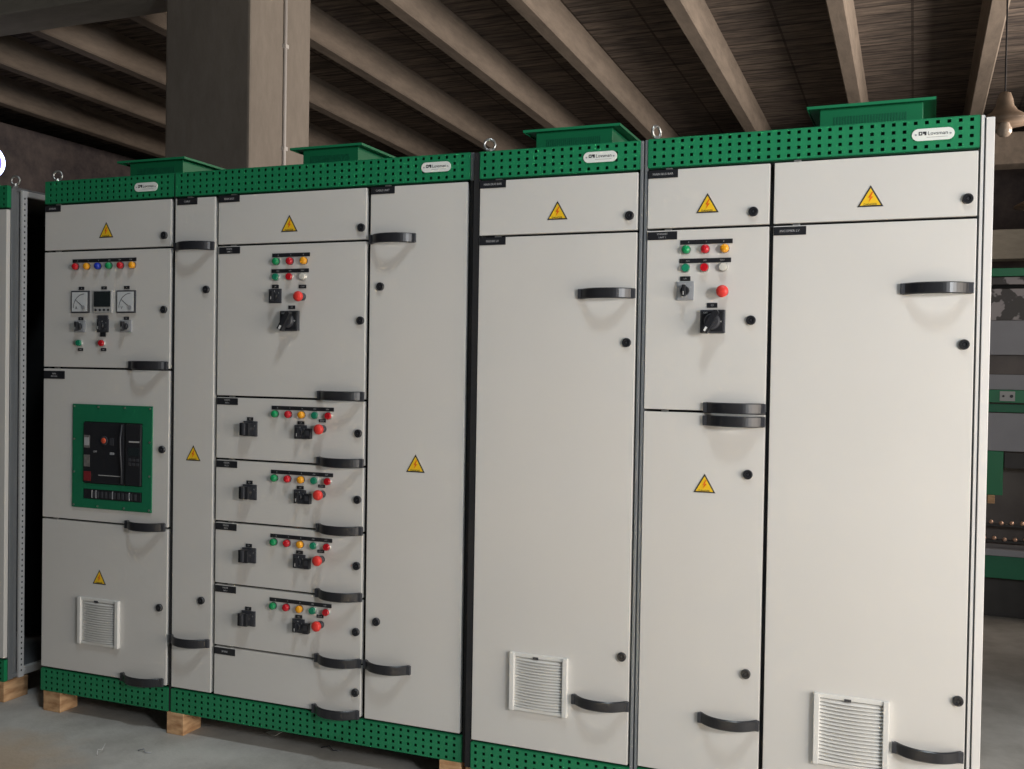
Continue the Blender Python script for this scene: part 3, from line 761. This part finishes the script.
dd = door(C4, 0.0, 0.397, 0.1, 1.3); p_handle(dd, 0.204, 0.395, 1.276); p_triangle(dd, 0.206, 1.067, 0.072); p_lock(dd, 0.344, 1.105); p_lock(dd, 0.350, 0.463); p_handle(dd, 0.205, 0.395, 0.308)
dd = door(C4, 0.411, 0.9975, 1.9, 2.1); p_triangle(dd, 0.698, 1.977, 0.076); p_lock(dd, 0.969, 1.957)
dd = door(C4, 0.411, 0.9975, 0.1, 1.9); p_nameplate(dd, 0.412, 1.893, 'INCOMER LV'); p_lock(dd, 0.968, 1.526); p_lock(dd, 0.974, 0.465); p_handle(dd, 0.795, 0.990, 1.694)
p_grille(dd, 0.566, 0.787, 0.212, 0.434); p_handle(dd, 0.800, 0.992, 0.305)
post(C4, -0.0125, -0.003); post(C4, -0.0155, -0.0125, y0=0.012, k='gasket')
post(C4, 1.0035, 1.012, k='panelw'); post(C4, 1.012, 1.015, y0=0.010, k='frame')
sp = MB().box(1.0165, 1.040, -0.001, 0.8, 0.0, 2.192, 'panelw', 0.002).build('side_panel', C4); sp['label'] = 'pale side panel closing the right end'

# ---------------- left, unfinished cabinet without its side panel
C0 = cabinet(-0.855, 0.0, 0.0, 0.0, 0.0, 0.631, 'partly seen cabinet at the left edge with no side panel and a perforated post', side_open=True)
dd = door(C0, 0.0, 0.630, 0.1, 2.1); p_lock(dd, 0.56, 1.7); p_lock(dd, 0.56, 0.47)
pw = MB().box(0.600, 0.632, 0.024, 0.050, 0.0, 2.19, 'frame', 0.0015)
pw.box(0.600, 0.622, 0.050, 0.074, 0.0, 2.19, 'body')
pw.build('frame_post', C0)
# perforated flange facing right
pm = MB(); nh = 86; zz = [0.0]
for i in range(nh):
    cz = 0.03+i*0.025; zz += [cz-0.004, cz+0.004]
zz.append(2.19); yy = [0.074, 0.083, 0.090, 0.100]
vs = [(0.642, y, z) for z in zz for y in yy]; fs = []
for j in range(len(zz)-1):
    for i in range(3):
        if j % 2 == 1 and i == 1: continue
        fs.append((j*4+i, j*4+i+1, (j+1)*4+i+1, (j+1)*4+i))
pm.raw(vs, fs, 'panelw'); pm.box(0.628, 0.6418, 0.0985, 0.100, 0.0, 2.19, 'panelw'); pm.box(0.630, 0.632, 0.074, 0.100, 0.0, 2.19, 'dark'); pm.box(0.628, 0.6418, 0.074, 0.0755, 0.0, 2.19, 'panelw')
pm.build('perforated_flange', C0)['label'] = 'pale flange with a row of small holes'
MB().box(0.616, 0.640, 0.10, 0.79, 2.165, 2.190, 'panelw', 0.002).build('top_rail', C0)
MB().box(0.616, 0.640, 0.10, 0.79, 0.005, 0.040, 'panelw', 0.002).build('bottom_rail', C0)
MB().box(0.616, 0.640, 0.75, 0.80, 0.0, 2.19, 'frame', 0.002).build('rear_post', C0)
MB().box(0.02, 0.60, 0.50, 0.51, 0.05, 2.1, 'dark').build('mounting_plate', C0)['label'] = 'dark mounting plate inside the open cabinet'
MB().box(0.52, 0.60, 0.36, 0.40, 1.70, 2.05, 'redsleeve', 0.004).build('busbar', C0)['label'] = 'dull red sleeved busbar'
eyebolt(C0, 0.625, 0.05)

# ---------------- timber blocks
def block(x0, x1, y0, y1, label):
    z1 = ZB-0.001
    m = MB().box(x0, x1, y0, y1, 0.0, z1, 'wood', 0.003)
    tag(m.build('timber_block'), label, 'block', 'raw timber blocks under the cabinets')
block(-0.42, -0.215, -0.005, 0.125, 'raw pine block under the open sided cabinet at the left edge')
block(0.015, 0.112, -0.003, 0.095, 'raw pine block under the left corner of the meter cabinet')
block(0.686, 0.770, -0.001, 0.110, 'raw pine block under the joint of meter cabinet and wide cabinet')
block(1.925, 2.012, 0.004, 0.12, 'raw pine block under the right corner of the wide cabinet')
block(2.030, 2.115, 0.004, 0.12, 'raw pine block under the left corner of the single door cabinet')
block(2.60, 2.74, -0.003, 0.12, 'raw pine block hidden low under the joint before the right end cabinet')
block(3.58, 3.68, 0.0, 0.12, 'raw pine block under the far right corner of the row')

# ---------------- litter on the floor
m = MB().tube([(0.61,-0.300,0.004),(0.60,-0.285,0.020),(0.605,-0.270,0.012),(0.602,-0.250,0.030)], 0.0022, 'bezel', 6)
tag(m.build('twig'), 'short pale twig lying on the floor in front of the meter cabinet', 'twig')
m = MB().raw([(1.05,0.17,0.002),(1.11,0.15,0.004),(1.13,0.19,0.014),(1.07,0.20,0.008),(1.05,0.17,0.0005),(1.11,0.15,0.0005),(1.13,0.19,0.0125),(1.07,0.20,0.0065)],
        [(0,1,2,3),(7,6,5,4),(0,4,5,1),(1,5,6,2),(2,6,7,3),(3,7,4,0)], 'plate')
tag(m.build('paper_scrap'), 'small white paper scrap on the floor under the wide cabinet', 'litter')
for i, (x, y, s, lb) in enumerate(((0.72,-0.20,0.02,'grey curled shaving on the floor before the pine block at the joint'), (1.35,0.12,0.03,'dark cable offcut on the floor beneath the five drawer doors'))):
    m = MB().tube([(x, y, 0.003), (x+s, y+s*0.4, 0.010), (x+2*s, y-s*0.3, 0.004), (x+3*s, y+0.2*s, 0.003)], 0.0022, 'bgrey' if i else 'sgrey', 6)
    tag(m.build('offcut'), lb, 'litter')

# ---------------- glowing floodlight at the left edge
fl = empty('floodlight', tuple(ray_y(-13, 161, 4.0))); tag(fl, 'lit round bluish floodlight under the roof at the left edge of the photo', 'floodlight')
M['glow'] = emit('bluish_lamp_glow', (0.55, 0.62, 1.0), 6.0)
M['purple'] = mat('violet_reflector', (0.16, 0.11, 0.28), 0.2, 0.6, var=0.3, scale=30)
Pf0 = ray_y(-13, 161, 4.0); Pf = Vector((0, 0, 0)); ax = (CPOS-Pf0); ax.z = 0; ax.normalize(); ax = (ax+Vector((1.1, 0.0, 0))).normalized()
MB().torus(Pf, 0.158, 0.016, ax, 'glow', 40, 10).build('glowing_rim', fl)
MB().lathe(Pf, -ax, [(0,0.150),(0.03,0.146),(0.10,0.10),(0.14,0.05),(0.16,0.04)], 'purple', 32).build('reflector', fl)
MB().tube([Pf-ax*0.1, Pf-ax*0.1+Vector((0,0,0.25)), (Pf.x-ax.x*0.1, Pf.y-ax.y*0.1, BZ(4.0)-0.01-Pf0.z)], 0.012, 'body', 8).build('bracket', fl)

# ---------------- pendant lamps behind the row
M['shade'] = mat('dusty_tan_enamel', (0.22, 0.165, 0.12), 0.6, var=0.25, scale=12)
M['bulb'] = mat('opal_glass_bulb', (0.45, 0.38, 0.31), 0.25, var=0.02, coat=0.5)
def pendant(u, v, y, R, label):
    p = ray_y(u, v, y)
    r = empty('pendant_lamp', p); tag(r, label, 'lamp', 'tan enamel pendant lamps behind the row')
    MB().lathe((0,0,0), (0,0,1), [(0,R),(0.012,R*0.985),(0.035,R*0.80),(0.075,R*0.45),(0.11,R*0.32),(0.15,R*0.28),(0.19,R*0.20),(0.20,0.012)], 'shade', 32).build('lamp_shade', r)
    MB().lathe((0,0,0.02), (0,0,-1), [(0,0.025),(0.03,0.034),(0.06,0.046),(0.085,0.044),(0.105,0.028),(0.112,0.004)], 'bulb', 20).build('bulb', r)
    MB().tube([(0,0,0.19),(0,0,0.6),(0,0,BZ(y)+0.3-p.z)], 0.006, 'gasket', 6).build('cord', r)
pendant(1004.5, 123, 3.9, 0.17, 'tan enamel pendant lamp with white bulb above the back rack, upper right')
pendant(1040, 207, 7.0, 0.22, 'farther and lower tan pendant lamp cut by the right photo edge')

# ---------------- rack behind the row on the right
BK = empty('switchgear_rack', (3.88, 3.6, 0.0)); tag(BK, 'green and grey open switchgear rack standing behind the row at the right edge', 'rack')
M['pgrey'] = mat('rack_grey_panel', (0.32, 0.32, 0.345), 0.5, var=0.04)
M['pdark'] = mat('rack_dark_steel', (0.05, 0.046, 0.044), 0.6, var=0.2)
M['pbrown'] = mat('rack_brownish_panel', (0.13, 0.11, 0.10), 0.55, var=0.15)
Wr = 1.25
def rb(name, z0, z1, k, y0=0.0, y1=0.03, x0=0.0, x1=Wr): return MB().box(x0, x1, y0, y1, z0+ZB, z1+ZB, k, 0.002).build(name, BK)
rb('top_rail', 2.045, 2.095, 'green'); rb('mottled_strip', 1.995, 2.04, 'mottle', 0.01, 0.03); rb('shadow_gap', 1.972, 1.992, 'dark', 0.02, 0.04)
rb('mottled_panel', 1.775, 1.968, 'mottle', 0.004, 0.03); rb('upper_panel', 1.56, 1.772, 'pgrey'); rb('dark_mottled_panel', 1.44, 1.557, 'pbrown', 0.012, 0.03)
rb('middle_panel', 1.345, 1.438, 'pgrey'); rb('green_rail', 1.265, 1.343, 'green', -0.012, 0.03); rb('lower_green_rail', 1.205, 1.255, 'gdark', 0.0, 0.03); rb('lower_panel', 0.965, 1.20, 'pgrey')
rb('green_post', 0.69, 0.962, 'green', 0.0, 0.04, 0.0, 0.145); rb('dark_channel', 0.86, 0.955, 'pdark', 0.0, 0.05, 0.15, Wr)
rb('inner_panel', 0.33, 0.86, 'pbrown', 0.22, 0.24, 0.0, Wr)
rb('grey_sill', 0.315, 0.355, 'pgrey', -0.01, 0.24); rb('bottom_rail', 0.175, 0.312, 'gdark', 0.0, 0.06)
rb('skirt', -0.088, 0.170, 'pdark', 0.12, 0.16)
rb('back_panel', 0.0, 2.09, 'pdark', 0.70, 0.72); rb('top_sheet', 2.085, 2.095, 'pdark', 0.03, 0.72)
MB().box(0.115, 0.20, -0.016, -0.012, 1.275+ZB, 1.335+ZB, 'bezel', 0.001).cyl((0.135,-0.016,1.305+ZB), (0,-1,0), 0.003, 0.007, 'text', 10).cyl((0.18,-0.016,1.305+ZB), (0,-1,0), 0.003, 0.010, 'text', 10).build('socket_plate', BK)
MB().box(0.06, 0.10, -0.03, 0.0, 0.64+ZB, 0.69+ZB, 'wood', 0.003).build('terminal_piece', BK)
MB().box(0.0, Wr, 0.05, 0.09, 0.49+ZB, 0.505+ZB, 'pdark').box(0.0, Wr, 0.05, 0.09, 0.39+ZB, 0.405+ZB, 'pdark').build('busbar_support', BK)
for row, zc in ((0, 0.515), (1, 0.415)):  # pale studs stand in for two rows of sunlight spots
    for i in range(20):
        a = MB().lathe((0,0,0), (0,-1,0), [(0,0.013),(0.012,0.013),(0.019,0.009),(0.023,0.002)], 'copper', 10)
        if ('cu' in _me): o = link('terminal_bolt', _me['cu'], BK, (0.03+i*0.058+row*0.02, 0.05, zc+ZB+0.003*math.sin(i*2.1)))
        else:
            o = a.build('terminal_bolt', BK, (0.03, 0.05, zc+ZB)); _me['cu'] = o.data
